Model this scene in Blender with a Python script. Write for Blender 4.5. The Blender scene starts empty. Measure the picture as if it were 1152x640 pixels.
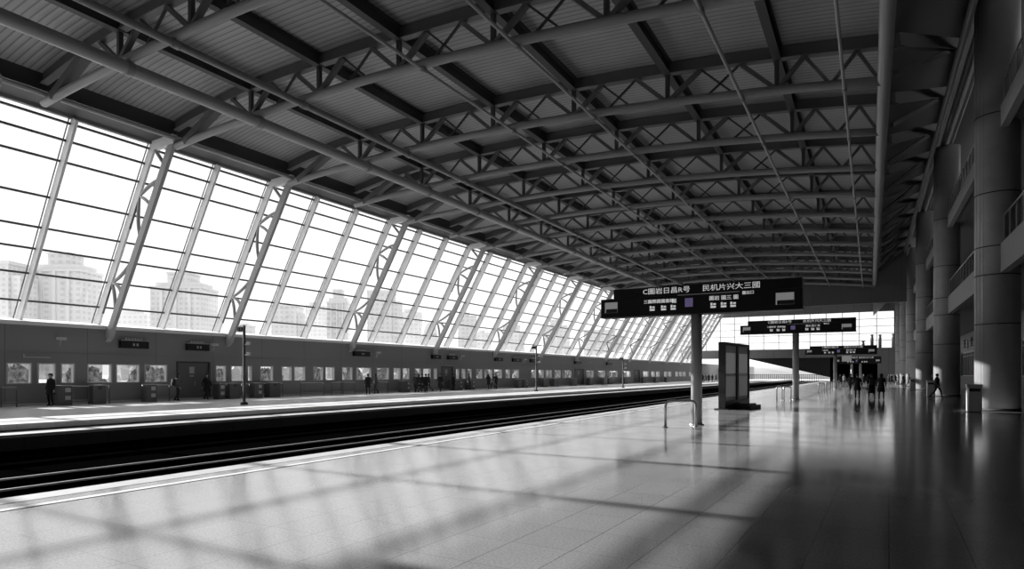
import bpy, math, random
from mathutils import Vector, Matrix
random.seed(7)
S = bpy.context.scene
C = S.collection
R = math.radians

# ------------------------------------------------------------------ camera, world, sun
EYE = 1.7
TH = 29.3
cam = bpy.data.objects.new('camera', bpy.data.cameras.new('camera'))
C.objects.link(cam)
cam.location = (0, 0, EYE)
cam.rotation_euler = (R(90), 0, R(TH))
cam.data.sensor_width = 36
cam.data.lens = 36 * 720 / 1152
cam.data.shift_y = 101 / 1152
cam.data.clip_end = 3000
S.camera = cam

SKY = 1.4
SUN = 14.0
w = bpy.data.worlds.new('sky'); S.world = w; w.use_nodes = True
bg = w.node_tree.nodes['Background']
bg.inputs[0].default_value = (1, 1, 1, 1)
bg.inputs[1].default_value = SKY

TAN_EL, SKEW = 0.43, 0.04
sd = Vector((1, -SKEW, -TAN_EL))
sl = bpy.data.lights.new('sun', 'SUN'); sl.energy = SUN; sl.angle = R(0.4)
sun = bpy.data.objects.new('sun', sl); C.objects.link(sun)
sun.rotation_euler = sd.to_track_quat('-Z', 'Y').to_euler()

S.view_settings.view_transform = 'Standard'
S.view_settings.look = 'None'
S.view_settings.exposure = 0.0
S.view_settings.gamma = 1.0
S.view_settings.use_curve_mapping = False
S.cycles.max_bounces = 8
S.cycles.diffuse_bounces = 4
S.cycles.glossy_bounces = 4
S.cycles.transparent_max_bounces = 24
S.cycles.caustics_reflective = False
S.cycles.caustics_refractive = False
S.cycles.sample_clamp_indirect = 4.0
S.cycles.use_denoising = True

# ------------------------------------------------------------------ materials
def mat(name, v, rough=0.6, metal=0.0, spec=0.5, noise=0.0, nscale=3.0, tint=None):
    m = bpy.data.materials.new(name); m.use_nodes = True
    nt = m.node_tree; b = nt.nodes['Principled BSDF']
    col = tint or (v, v, v)
    b.inputs['Base Color'].default_value = (*col, 1)
    b.inputs['Roughness'].default_value = rough
    b.inputs['Metallic'].default_value = metal
    b.inputs['Specular IOR Level'].default_value = spec
    if noise:
        tc = nt.nodes.new('ShaderNodeTexCoord'); n = nt.nodes.new('ShaderNodeTexNoise')
        n.inputs['Scale'].default_value = nscale; n.inputs['Detail'].default_value = 4
        r = nt.nodes.new('ShaderNodeMapRange')
        r.inputs['From Min'].default_value = 0.3; r.inputs['From Max'].default_value = 0.7
        r.inputs['To Min'].default_value = 1 - noise; r.inputs['To Max'].default_value = 1 + noise
        mx = nt.nodes.new('ShaderNodeVectorMath'); mx.operation = 'SCALE'
        mx.inputs[0].default_value = col
        nt.links.new(tc.outputs['Object'], n.inputs['Vector'])
        nt.links.new(n.outputs['Fac'], r.inputs['Value'])
        nt.links.new(r.outputs[0], mx.inputs['Scale'])
        nt.links.new(mx.outputs[0], b.inputs['Base Color'])
    return m

def N(nt, t, **k):
    n = nt.nodes.new(t)
    for a, b in k.items(): setattr(n, a, b)
    return n

def math_node(nt, op, a, b=None, c=None):
    n = nt.nodes.new('ShaderNodeMath'); n.operation = op
    for i, x in enumerate((a, b, c)):
        if x is None: continue
        if isinstance(x, (int, float)): n.inputs[i].default_value = x
        else: nt.links.new(x, n.inputs[i])
    return n.outputs[0]

def tile_mat(name, base, jdark, sx, sy, rot, width, rough, speck=0.26, ior=1.5):
    """polished granite slabs with thin joints, in real floor coordinates"""
    m = bpy.data.materials.new(name); m.use_nodes = True
    nt = m.node_tree; b = nt.nodes['Principled BSDF']
    tc = N(nt, 'ShaderNodeTexCoord'); mp = N(nt, 'ShaderNodeMapping')
    mp.inputs['Rotation'].default_value = (0, 0, rot)
    nt.links.new(tc.outputs['Object'], mp.inputs['Vector'])
    sp = N(nt, 'ShaderNodeSeparateXYZ'); nt.links.new(mp.outputs[0], sp.inputs[0])
    def joint(axis, size, wd):
        f = math_node(nt, 'FRACT', math_node(nt, 'DIVIDE', sp.outputs[axis], size))
        d = math_node(nt, 'MULTIPLY', math_node(nt, 'MINIMUM', f, math_node(nt, 'SUBTRACT', 1.0, f)), size)
        return math_node(nt, 'LESS_THAN', d, wd)
    j = math_node(nt, 'MAXIMUM', joint(0, sx, width), math_node(nt, 'MULTIPLY', joint(1, sy, width), 0.6))
    n1 = N(nt, 'ShaderNodeTexNoise'); n1.inputs['Scale'].default_value = 38; n1.inputs['Detail'].default_value = 3
    n2 = N(nt, 'ShaderNodeTexNoise'); n2.inputs['Scale'].default_value = 0.7; n2.inputs['Detail'].default_value = 3
    nt.links.new(tc.outputs['Object'], n1.inputs['Vector']); nt.links.new(tc.outputs['Object'], n2.inputs['Vector'])
    # slab to slab tone
    wn = N(nt, 'ShaderNodeTexWhiteNoise'); wn.noise_dimensions = '2D'
    cb = N(nt, 'ShaderNodeCombineXYZ')
    nt.links.new(math_node(nt, 'FLOOR', math_node(nt, 'DIVIDE', sp.outputs[0], sx)), cb.inputs[0])
    nt.links.new(math_node(nt, 'FLOOR', math_node(nt, 'DIVIDE', sp.outputs[1], sy)), cb.inputs[1])
    nt.links.new(cb.outputs[0], wn.inputs['Vector'])
    v = math_node(nt, 'MULTIPLY_ADD', math_node(nt, 'SUBTRACT', n1.outputs['Fac'], 0.5), speck * 4, 1.0)
    v = math_node(nt, 'ADD', v, math_node(nt, 'MULTIPLY', math_node(nt, 'SUBTRACT', n2.outputs['Fac'], 0.5), 0.25))
    v = math_node(nt, 'ADD', v, math_node(nt, 'MULTIPLY', math_node(nt, 'SUBTRACT', wn.outputs['Value'], 0.5), 0.07))
    v = math_node(nt, 'MULTIPLY', v, base)
    v = math_node(nt, 'MULTIPLY', v, math_node(nt, 'SUBTRACT', 1.0, math_node(nt, 'MULTIPLY', j, jdark)))
    cc = N(nt, 'ShaderNodeCombineXYZ')
    for i in range(3): nt.links.new(v, cc.inputs[i])
    nt.links.new(cc.outputs[0], b.inputs['Base Color'])
    rr = math_node(nt, 'ADD', math_node(nt, 'MULTIPLY', n2.outputs['Fac'], 0.1), rough - 0.05)
    nt.links.new(rr, b.inputs['Roughness'])
    b.inputs['IOR'].default_value = ior
    return m

def panel_mat(name, base, sx, sz, axis=1, width=0.015, rough=0.6, dark=0.5):
    """wall cladding in big panels: joints across the given horizontal axis and z"""
    m = bpy.data.materials.new(name); m.use_nodes = True
    nt = m.node_tree; b = nt.nodes['Principled BSDF']
    tc = N(nt, 'ShaderNodeTexCoord'); sp = N(nt, 'ShaderNodeSeparateXYZ')
    nt.links.new(tc.outputs['Object'], sp.inputs[0])
    def joint(o, size):
        f = math_node(nt, 'FRACT', math_node(nt, 'DIVIDE', o, size))
        d = math_node(nt, 'MULTIPLY', math_node(nt, 'MINIMUM', f, math_node(nt, 'SUBTRACT', 1.0, f)), size)
        return math_node(nt, 'LESS_THAN', d, width)
    j = math_node(nt, 'MAXIMUM', joint(sp.outputs[axis], sx), joint(sp.outputs[2], sz))
    v = math_node(nt, 'MULTIPLY', math_node(nt, 'SUBTRACT', 1.0, math_node(nt, 'MULTIPLY', j, dark)), base)
    cc = N(nt, 'ShaderNodeCombineXYZ')
    for i in range(3): nt.links.new(v, cc.inputs[i])
    nt.links.new(cc.outputs[0], b.inputs['Base Color'])
    b.inputs['Roughness'].default_value = rough
    return m

def rib_mat(name, base, pitch=0.3):
    """profiled metal roof sheet, ribs running across the hall"""
    m = bpy.data.materials.new(name); m.use_nodes = True
    nt = m.node_tree; b = nt.nodes['Principled BSDF']
    tc = N(nt, 'ShaderNodeTexCoord'); sp = N(nt, 'ShaderNodeSeparateXYZ')
    nt.links.new(tc.outputs['Object'], sp.inputs[0])
    f = math_node(nt, 'FRACT', math_node(nt, 'DIVIDE', sp.outputs[1], pitch))
    tri = math_node(nt, 'ABSOLUTE', math_node(nt, 'SUBTRACT', f, 0.5))
    g = math_node(nt, 'LESS_THAN', tri, 0.12)
    bp = N(nt, 'ShaderNodeBump'); bp.inputs['Distance'].default_value = 0.05; bp.inputs['Strength'].default_value = 0.7
    nt.links.new(tri, bp.inputs['Height']); nt.links.new(bp.outputs[0], b.inputs['Normal'])
    n2 = N(nt, 'ShaderNodeTexNoise'); n2.inputs['Scale'].default_value = 0.35
    nt.links.new(tc.outputs['Object'], n2.inputs['Vector'])
    v = math_node(nt, 'MULTIPLY', math_node(nt, 'SUBTRACT', 1.0, math_node(nt, 'MULTIPLY', g, 0.45)), base)
    v = math_node(nt, 'MULTIPLY', v, math_node(nt, 'ADD', 0.75, math_node(nt, 'MULTIPLY', n2.outputs['Fac'], 0.5)))
    cc = N(nt, 'ShaderNodeCombineXYZ')
    for i in range(3): nt.links.new(v, cc.inputs[i])
    nt.links.new(cc.outputs[0], b.inputs['Base Color'])
    b.inputs['Roughness'].default_value = 0.45
    return m

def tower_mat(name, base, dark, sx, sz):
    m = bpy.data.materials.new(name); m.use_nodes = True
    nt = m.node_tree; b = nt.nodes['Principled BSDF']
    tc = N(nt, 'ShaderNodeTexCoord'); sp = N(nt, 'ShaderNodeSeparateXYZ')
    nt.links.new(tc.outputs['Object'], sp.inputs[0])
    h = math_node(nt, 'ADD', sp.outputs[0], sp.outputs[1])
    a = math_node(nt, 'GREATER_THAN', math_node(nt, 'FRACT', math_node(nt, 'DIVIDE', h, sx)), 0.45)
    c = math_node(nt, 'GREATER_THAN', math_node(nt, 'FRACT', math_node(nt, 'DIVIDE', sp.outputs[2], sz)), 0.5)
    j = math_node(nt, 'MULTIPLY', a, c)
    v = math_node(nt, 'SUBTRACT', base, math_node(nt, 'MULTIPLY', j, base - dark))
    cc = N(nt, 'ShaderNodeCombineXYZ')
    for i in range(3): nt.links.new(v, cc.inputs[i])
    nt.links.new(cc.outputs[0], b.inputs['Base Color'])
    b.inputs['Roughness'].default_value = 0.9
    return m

def glass_mat(name, refl=0.06, tint=0.97):
    m = bpy.data.materials.new(name); m.use_nodes = True
    nt = m.node_tree; nt.nodes.remove(nt.nodes['Principled BSDF'])
    out = nt.nodes['Material Output']
    t = N(nt, 'ShaderNodeBsdfTransparent'); t.inputs[0].default_value = (tint, tint, tint, 1)
    g = N(nt, 'ShaderNodeBsdfGlossy'); g.inputs['Roughness'].default_value = 0.02
    mx = N(nt, 'ShaderNodeMixShader'); mx.inputs[0].default_value = refl
    nt.links.new(t.outputs[0], mx.inputs[1]); nt.links.new(g.outputs[0], mx.inputs[2])
    nt.links.new(mx.outputs[0], out.inputs[0])
    return m

def glow(name, v, e, tint=None):
    m = mat(name, v, 0.5, tint=tint); b = m.node_tree.nodes['Principled BSDF']
    b.inputs['Emission Color'].default_value = (*(tint or (v, v, v)), 1); b.inputs['Emission Strength'].default_value = e
    return m

M = dict(
    floor=tile_mat('polished_granite', 0.255, 0.55, 0.66, 0.80, R(1.2), 0.005, 0.13, ior=1.75),
    farfloor=tile_mat('far_platform_stone', 0.75, 0.3, 1.2, 1.2, 0, 0.008, 0.35),
    white_line=mat('white_line', 0.75, 0.4),
    edge=mat('platform_edge_stone', 0.5, 0.4, noise=0.1),
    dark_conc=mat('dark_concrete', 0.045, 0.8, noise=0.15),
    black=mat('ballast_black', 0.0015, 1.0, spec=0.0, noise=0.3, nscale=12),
    rail=mat('rail_steel', 0.45, 0.35, 0.8),
    sleeper=mat('sleeper', 0.02, 0.9),
    deck=rib_mat('roof_sheet', 0.40),
    truss=mat('truss_paint', 0.27, 0.42, spec=0.5),
    web=mat('web_paint', 0.13, 0.5),
    frame2=mat('top_chord_paint', 0.13, 0.5),
    ibeam=mat('dark_beam_paint', 0.06, 0.55),
    tube=mat('tube_paint', 0.36, 0.35, spec=0.6),
    frame=mat('frame_paint', 0.40, 0.5),
    mull=mat('mullion_paint', 0.88, 0.45),
    transom=mat('transom_paint', 0.10, 0.5),
    sill=mat('sill_white', 0.75, 0.5),
    wall=panel_mat('wall_panel', 0.24, 4.05, 50, 1, 0.015),
    wallstrip=mat('wall_strip', 0.22, 0.6),
    winframe=mat('window_frame_paint', 0.5, 0.5),
    glass=glass_mat('clear_glass'),
    glass2=glass_mat('window_glass', 0.08, 0.85),
    door=mat('door_grey', 0.14, 0.5),
    col=mat('column_stone', 0.36, 0.38, noise=0.06, nscale=2),
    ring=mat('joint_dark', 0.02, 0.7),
    balc=mat('balcony_plaster', 0.30, 0.6, noise=0.04),
    galwall=panel_mat('gallery_wall', 0.09, 3.0, 1.5, 1, 0.012),
    sidepanel=mat('side_roof_panel', 0.26, 0.7),
    header=panel_mat('header_wall', 0.12, 3.5, 60, 0, 0.02),
    spandrel=panel_mat('spandrel_wall', 0.22, 3.5, 60, 0, 0.03),
    black_panel=mat('sign_black', 0.008, 0.35),
    sign_frame=mat('sign_frame', 0.02, 0.4),
    screen=glow('sign_screen', 0.35, 0.35),
    letter=glow('sign_letter', 0.62, 0.6),
    purple=glow('purple_square', 0, 0.35, tint=(0.17, 0.13, 0.28)),
    pole=mat('pole_steel', 0.34, 0.35, 0.1),
    steel=mat('brushed_steel', 0.6, 0.28, 0.8),
    totem=mat('totem_black', 0.03, 0.3),
    totglass=mat('totem_glass', 0.5, 0.2, spec=0.7),
    poster=glow('poster_grey_glow', 0.5, 0.13),  # faint glow added so both posters look brighter
    poster2=glow('poster_dim_glow', 0.4, 0.11),
    bin=mat('bin_metal', 0.65, 0.3, 0.2),
    bindark=mat('bin_slot', 0.03, 0.5),
    cloth=mat('black_cloth', 0.012, 0.9, noise=0.2, nscale=10),
    cloth2=mat('dark_grey_cloth', 0.035, 0.9, noise=0.2, nscale=10),
    cloth3=mat('grey_cloth', 0.10, 0.9),
    skin=mat('skin_tone', 0.30, 0.6),
    hair=mat('hair_black', 0.01, 0.7),
    postdark=mat('dark_post_paint', 0.12, 0.9, spec=0.15),
    gate=mat('gate_metal', 0.11, 0.45),
    label=mat('pale_plate', 0.5, 0.5),
    ground=mat('pale_ground', 0.55, 0.9, noise=0.15, nscale=0.05),
    bush=mat('foliage_grey', 0.22, 0.9, noise=0.8, nscale=3.5),
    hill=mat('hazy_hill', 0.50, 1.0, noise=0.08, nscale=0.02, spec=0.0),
    tower_a=tower_mat('tower_facade', 0.62, 0.52, 3.4, 3.1),  # distance haze is put into the pale tower colours
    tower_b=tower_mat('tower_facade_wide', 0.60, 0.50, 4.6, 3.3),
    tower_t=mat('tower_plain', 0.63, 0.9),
    hut=mat('hut_wall', 0.35, 0.7),
)

# ------------------------------------------------------------------ mesh helpers
class MB:
    def __init__(s): s.v = []; s.f = []
    def add(s, vs, fs):
        o = len(s.v); s.v += [tuple(x) for x in vs]; s.f += [tuple(i + o for i in f) for f in fs]; return s
    def box(s, x0, x1, y0, y1, z0, z1):
        vs = [(x, y, z) for x in (x0, x1) for y in (y0, y1) for z in (z0, z1)]
        return s.add(vs, [(0, 1, 3, 2), (4, 6, 7, 5), (0, 4, 5, 1), (2, 3, 7, 6), (0, 2, 6, 4), (1, 5, 7, 3)])
    def bar(s, a, b, w, h, up=(0, 0, 1)):
        """box beam from a to b, w across, h along up"""
        a, b = Vector(a), Vector(b); d = (b - a).normalized(); up = Vector(up)
        sx = d.cross(up)
        if sx.length < 1e-4: sx = d.cross(Vector((0, 1, 0)))
        sx.normalize(); u = sx.cross(d).normalized()
        vs = [p + sx * (i * w / 2) + u * (j * h / 2) for p in (a, b) for i, j in ((-1, -1), (1, -1), (1, 1), (-1, 1))]
        return s.add(vs, [(0, 1, 2, 3), (7, 6, 5, 4), (0, 4, 5, 1), (1, 5, 6, 2), (2, 6, 7, 3), (3, 7, 4, 0)])
    def tube(s, pts, r, n=10, cap=True):
        pts = [Vector(p) for p in pts]; k = len(pts)
        rs = r if isinstance(r, (list, tuple)) else [r] * k
        base = len(s.v); prev = None
        for i, p in enumerate(pts):
            d = (pts[min(i + 1, k - 1)] - pts[max(i - 1, 0)]).normalized()
            if prev is None:
                ref = Vector((0, 0, 1)) if abs(d.z) < 0.9 else Vector((0, 1, 0))
                a = d.cross(ref).normalized()
            else:
                a = (prev - d * prev.dot(d)).normalized()
            prev = a; b = d.cross(a)
            for j in range(n):
                t = 2 * math.pi * j / n
                s.v.append(tuple(p + a * (rs[i] * math.cos(t)) + b * (rs[i] * math.sin(t))))
        for i in range(k - 1):
            for j in range(n):
                q = (j + 1) % n
                s.f.append((base + i * n + j, base + i * n + q, base + (i + 1) * n + q, base + (i + 1) * n + j))
        if cap:
            s.f.append(tuple(base + j for j in reversed(range(n))))
            s.f.append(tuple(base + (k - 1) * n + j for j in range(n)))
        return s
    def lathe(s, prof, n=24, cx=0, cy=0):
        base = len(s.v); k = len(prof)
        for (r, z) in prof:
            for j in range(n):
                t = 2 * math.pi * j / n
                s.v.append((cx + r * math.cos(t), cy + r * math.sin(t), z))
        for i in range(k - 1):
            for j in range(n):
                q = (j + 1) % n
                s.f.append((base + i * n + j, base + i * n + q, base + (i + 1) * n + q, base + (i + 1) * n + j))
        s.f.append(tuple(base + j for j in reversed(range(n))))
        s.f.append(tuple(base + (k - 1) * n + j for j in range(n)))
        return s
    def prism(s, poly, a0, a1, plane='xz'):
        """closed outline extruded; plane xz extrudes along y, yz along x, xy along z"""
        def P(p, a): return {'xz': (p[0], a, p[1]), 'yz': (a, p[0], p[1]), 'xy': (p[0], p[1], a)}[plane]
        n = len(poly); vs = [P(p, a0) for p in poly] + [P(p, a1) for p in poly]
        fs = [tuple(range(n)), tuple(reversed(range(n, 2 * n)))]
        fs += [(i, i + n, (i + 1) % n + n, (i + 1) % n) for i in range(n)]
        return s.add(vs, fs)
    def mesh(s, name, m, smooth=False):
        me = bpy.data.meshes.new(name); me.from_pydata(s.v, [], s.f); me.materials.append(m)
        import bmesh
        b = bmesh.new(); b.from_mesh(me); bmesh.ops.recalc_face_normals(b, faces=b.faces); b.to_mesh(me); b.free()
        if smooth:
            me.polygons.foreach_set('use_smooth', [len(p.vertices) == 4 for p in me.polygons]); me.update()
        return me
    def build(s, name, m, parent=None, smooth=False):
        return link(name, s.mesh(name, m, smooth), parent)

def link(name, me, parent=None):
    o = bpy.data.objects.new(name, me); C.objects.link(o)
    if parent is not None: o.parent = parent
    return o

def tag(o, label, cat, group=None, kind=None):
    o['label'] = label; o['category'] = cat
    if group: o['group'] = group
    if kind: o['kind'] = kind
    return o

def thing(name, label, cat, loc=(0, 0, 0), rz=0.0, group=None):
    o = bpy.data.objects.new(name, None); C.objects.link(o); o.empty_display_size = 0.3
    o.location = loc; o.rotation_euler = (0, 0, rz)
    return tag(o, label, cat, group)

def struct(o):
    o['kind'] = 'structure'; return o

def dup(root, loc=None, rz=None, label=None):
    r = root.copy(); C.objects.link(r)
    if loc is not None: r.location = loc
    if rz is not None: r.rotation_euler = (0, 0, rz)
    if label: r['label'] = label
    for ch in list(root.children):
        c = ch.copy(); C.objects.link(c); c.parent = r
        for g in list(ch.children):
            d = g.copy(); C.objects.link(d); d.parent = c
    return r

ORD = ['first', 'second', 'third', 'fourth', 'fifth', 'sixth', 'seventh', 'eighth', 'ninth', 'tenth', 'eleventh', 'twelfth',
       'thirteenth', 'fourteenth', 'fifteenth', 'sixteenth', 'seventeenth', 'eighteenth', 'nineteenth', 'twentieth',
       'twenty-first', 'twenty-second', 'twenty-third', 'twenty-fourth', 'twenty-fifth', 'twenty-sixth', 'twenty-seventh',
       'twenty-eighth', 'twenty-ninth', 'thirtieth', 'thirty-first', 'thirty-second', 'thirty-third', 'thirty-fourth', 'thirty-fifth',
       'thirty-sixth', 'thirty-seventh', 'thirty-eighth', 'thirty-ninth', 'fortieth', 'forty-first', 'forty-second', 'forty-third', 'forty-fourth', 'forty-fifth', 'forty-sixth']

_txt = {}
def text_mesh(body, size, m, depth=0.012):
    """lettering as a thin raised mesh, lying in the xz plane, centred"""
    k = (body, size, m.name)
    if k in _txt: return _txt[k]
    c = bpy.data.curves.new('lettering', 'FONT'); c.body = body; c.size = size; c.extrude = depth
    c.align_x = 'CENTER'; c.align_y = 'CENTER'; c.resolution_u = 2
    o = bpy.data.objects.new('lettering', c); C.objects.link(o)
    me = bpy.data.meshes.new_from_object(o.evaluated_get(bpy.context.evaluated_depsgraph_get()))
    C.objects.unlink(o); bpy.data.objects.remove(o)
    me.transform(Matrix.Rotation(R(90), 4, 'X')); me.name = 'lettering'
    me.materials.clear(); me.materials.append(m)
    _txt[k] = me
    return me

# ------------------------------------------------------------------ section of the hall
YB, YH, YE = -18.0, 97.0, 170.0        # back wall, header wall, far end wall
def chord_z(x): return EYE + 13.0 - 0.0033 * (x + 20) ** 2
def deck_z(x):
    t = max(0.0, min(1.0, (-26 - x) / 8.0))
    return chord_z(x) + 1.85 - 0.55 * t * t
G0 = Vector((-41.1, 0, EYE + 2.9)); G1 = Vector((-35.2, 0, EYE + 13.0))
def gp(t, y=0.0): p = G0.lerp(G1, t); return Vector((p.x, y, p.z))
GN = Vector((10.1, 0, -5.9)).normalized()           # into the hall

# --- floors, tracks
struct(MB().box(-10.4, 9.6, YB, 262, -0.35, 0).build('floor', M['floor']))
struct(MB().box(-10.35, -9.9, YB, 262, 0.0, 0.004).build('trim_1', M['edge']))
tag(MB().box(-9.52, -9.38, YB, 262, 0.0, 0.007).build('safety_line', M['white_line']), 'white safety line along the edge of the near platform', 'floor marking')
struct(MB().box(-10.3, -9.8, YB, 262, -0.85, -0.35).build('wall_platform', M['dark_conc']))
struct(MB().box(-41.5, -25.5, YB, 262, -0.2, 0).build('floor_platform', M['farfloor']))
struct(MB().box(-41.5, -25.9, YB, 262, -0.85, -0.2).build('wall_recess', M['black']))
struct(MB().box(-26.0, -24.0, YB, 262, -0.34, -0.24).build('trim_2', M['edge']))
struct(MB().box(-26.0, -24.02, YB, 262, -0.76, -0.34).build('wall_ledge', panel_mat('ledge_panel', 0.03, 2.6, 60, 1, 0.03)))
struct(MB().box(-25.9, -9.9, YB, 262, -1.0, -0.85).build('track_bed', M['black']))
for i, x in enumerate((-16.75, -15.2)):
    mb = MB().box(x - 0.07, x + 0.07, YB, 262, -0.85, -0.82).box(x - 0.015, x + 0.015, YB, 262, -0.83, -0.66)
    hd = MB().box(x - 0.035, x + 0.035, YB, 262, -0.65, -0.61).build('track_rail', M['rail'])
    mb.build('web', M['black'], hd)  # web coloured black so only the rail head looks lit
    tag(hd, ['steel rail of the track, the one nearer the far platform', 'steel rail of the track, the one nearer the white platform edge'][i], 'rail', 'rails of the track')
for i, x in enumerate((-21.9, -20.35)):
    mb = MB().box(x - 0.06, x + 0.06, YB, 262, -0.85, -0.83).box(x - 0.02, x + 0.02, YB, 262, -0.83, -0.76)
    tag(mb.build('dark_rail', M['black']), ['dull dark rail closest to the far ledge', 'dull dark rail beside the shiny pair of rails'][i], 'rail', 'rails in the dark bed')  # coloured black like the bed

# --- far building wall under the glazing
WX = -39.5
def Yof(u): return (32652.0 / (980 - u) - 19.4) / 0.871
WIN = [(7, 36), (42, 63), (68, 84), (98, 126), (130, 157), (162, 188), (242, 254), (259, 274), (278, 283), (292, 307), (316, 328),
       (330, 343), (352, 363), (365, 376), (384, 396), (400, 417), (423, 437), (442, 450), (452, 460), (466, 473), (475, 484),
       (487, 491), (512, 516), (518, 523), (525, 530), (535, 542), (544, 553), (555, 564), (568, 573), (575, 583), (597, 602),
       (605, 611), (613, 620), (623, 630), (632, 642), (659, 667), (672, 680), (683, 694), (700, 709), (723, 729)]
DOORS = [(198, 236), (496, 509), (646, 656), (713, 719)]
wins = [(Yof(a), Yof(b)) for a, b in WIN]
doors = [(Yof(a), Yof(b)) for a, b in DOORS]
y = wins[-1][1] + 2
while y < 166:
    wins.append((y, y + 2.4)); y += 3.4
    if random.random() < 0.3: y += 2.5
wins = [(a, b) for a, b in wins]
Z0, Z1, ZT = 1.18, 2.32, 4.55
mb = MB()
holes = sorted([(a, b, Z0, Z1) for a, b in wins] + [(a, b, 0, 2.55) for a, b in doors])
cur = YB
for a, b, z0, z1 in holes:
    if a > cur: mb.box(WX - 0.3, WX, cur, a, 0, ZT)
    if z0 > 0: mb.box(WX - 0.3, WX, a, b, 0, z0)
    mb.box(WX - 0.3, WX, a, b, z1, ZT)
    cur = b
mb.box(WX - 0.3, WX, cur, 262, 0, ZT)
struct(mb.build('wall_left', M['wall']))
mb = MB()
mb.box(WX, WX + 0.04, YB, YE, 2.86, 2.92)
for a, b in doors: pass
struct(mb.build('trim_3', M['wallstrip']))
struct(MB().box(WX, WX + 0.06, YB, YE, 0.0, 0.14).build('baseboard_left', M['label']))
# sill slab under the glass
struct(MB().prism([(-41.5, 4.40), (-39.5, 4.35), (-39.42, 4.35), (-39.42, 4.5), (-41.15, 4.80), (-41.5, 4.80)], YB, YE).build('window_sill', M['sill']))
for i, (a, b) in enumerate(wins):
    f = MB()
    t = min(0.07, (b - a) * 0.1)
    f.box(WX - 0.2, WX + 0.03, a, a + t, Z0, Z1).box(WX - 0.2, WX + 0.03, b - t, b, Z0, Z1)
    f.box(WX - 0.2, WX + 0.03, a + t, b - t, Z0, Z0 + 0.06).box(WX - 0.2, WX + 0.03, a + t, b - t, Z1 - 0.06, Z1)
    if b - a > 2.0: f.box(WX - 0.15, WX, (a + b) / 2 - 0.04, (a + b) / 2 + 0.04, Z0 + 0.06, Z1 - 0.06)
    o = struct(f.build('window_%d' % (i + 1), M['winframe']))
    MB().box(WX - 0.16, WX - 0.15, a + t, b - t, Z0 + 0.06, Z1 - 0.06).build('pane', M['glass2'], o)
for i, (a, b) in enumerate(doors):
    f = MB().box(WX - 0.2, WX + 0.05, a, a + 0.1, 0, 2.55).box(WX - 0.2, WX + 0.05, b - 0.1, b, 0, 2.55).box(WX - 0.2, WX + 0.05, a + 0.1, b - 0.1, 2.45, 2.55)
    o = struct(f.build('door_%d' % (i + 1), M['ibeam']))
    m_ = (a + b) / 2
    for q, (p, r_) in enumerate(((a + 0.1, m_ - 0.005), (m_ + 0.005, b - 0.1))):
        MB().box(WX - 0.15, WX - 0.08, p, r_, 0.01, 2.45).build('door_leaf', M['door'], o)
    MB().box(WX - 0.08, WX - 0.06, m_ - 0.25, m_ + 0.1, 1.75, 2.2).box(WX - 0.08, WX - 0.06, m_ - 0.22, m_ + 0.05, 1.55, 1.63).build('notice', M['label'], o)
    MB().tube([(WX - 0.06, m_ + 0.12, 0.95), (WX - 0.02, m_ + 0.12, 0.98), (WX - 0.02, m_ + 0.12, 1.2), (WX - 0.06, m_ + 0.12, 1.23)], 0.015, 6).build('handle', M['steel'], o)

# --- leaning glass wall: bays of glass between mullions
PITCH = 4.05
YM0 = 13.3
TT = [0.115, 0.255, 0.378, 0.482, 0.628, 0.80, 0.894, 0.97]
mull_ys = [YM0 + PITCH * k for k in range(-7, 39) if YB < YM0 + PITCH * k <= YE]
FR = [0, 2, 4] + list(range(7, 38, 3))
frame_ys = [YM0 + PITCH * k for k in FR]
pane_me = MB().bar(gp(0), gp(1), 0.02, 0.02).mesh('pane', M['glass'])
def pane_mesh(L, t1=1.0):
    a, b = gp(0), gp(t1)
    m_ = MB()
    vs = []
    for off in (-0.012, 0.012):
        for p, y_ in ((a, 0), (a, L), (b, L), (b, 0)):
            q = Vector((p.x, y_, p.z)) + GN * off; vs.append(q)
    m_.add(vs, [(0, 1, 2, 3), (7, 6, 5, 4), (0, 4, 5, 1), (1, 5, 6, 2), (2, 6, 7, 3), (3, 7, 4, 0)])
    return m_.mesh('pane', M['glass'])
pm = pane_mesh(PITCH)
def mullion_mesh(t1=1.0):
    a, b = gp(-0.02) + GN * 0.27, gp(t1) + GN * 0.27
    return MB().bar(a, b, 0.13, 0.50, GN).mesh('mullion', M['mull'])
def line_mesh(t1=1.0):
    m_ = MB()
    for dy in (-0.16, 0.16):
        m_.bar(gp(0, dy) + GN * 0.03, gp(t1, dy) + GN * 0.03, 0.035, 0.07, GN)
    return m_.mesh('glass_frame', M['transom'])
mm, lm = mullion_mesh(), line_mesh()
trm = MB().bar((0, 0, 0), (0, PITCH, 0), 0.12, 0.10, (0, 0, 1)).mesh('transom', M['transom'])
def bay(n, y0, L=PITCH, t1=1.0, tts=TT):
    o = bpy.data.objects.new('window_%d' % n, None); C.objects.link(o); o.location = (0, y0, 0); struct(o)
    link('pane', pm if t1 == 1 else pane_mesh(L, t1), o)
    link('mullion', mm if t1 == 1 else mullion_mesh(t1), o)
    link('glass_frame', lm if t1 == 1 else line_mesh(t1), o)
    for t in tts:
        q = link('transom', trm, o); q.location = gp(t) + GN * 0.08
    return o
nwin = len(wins)
T2 = 1.27
for i, y_ in enumerate(mull_ys):
    nwin += 1
    if y_ > YH - 2: bay(nwin, y_, PITCH, T2, TT[:6] + [0.93, 1.06, 1.18])
    else: bay(nwin, y_)

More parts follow.
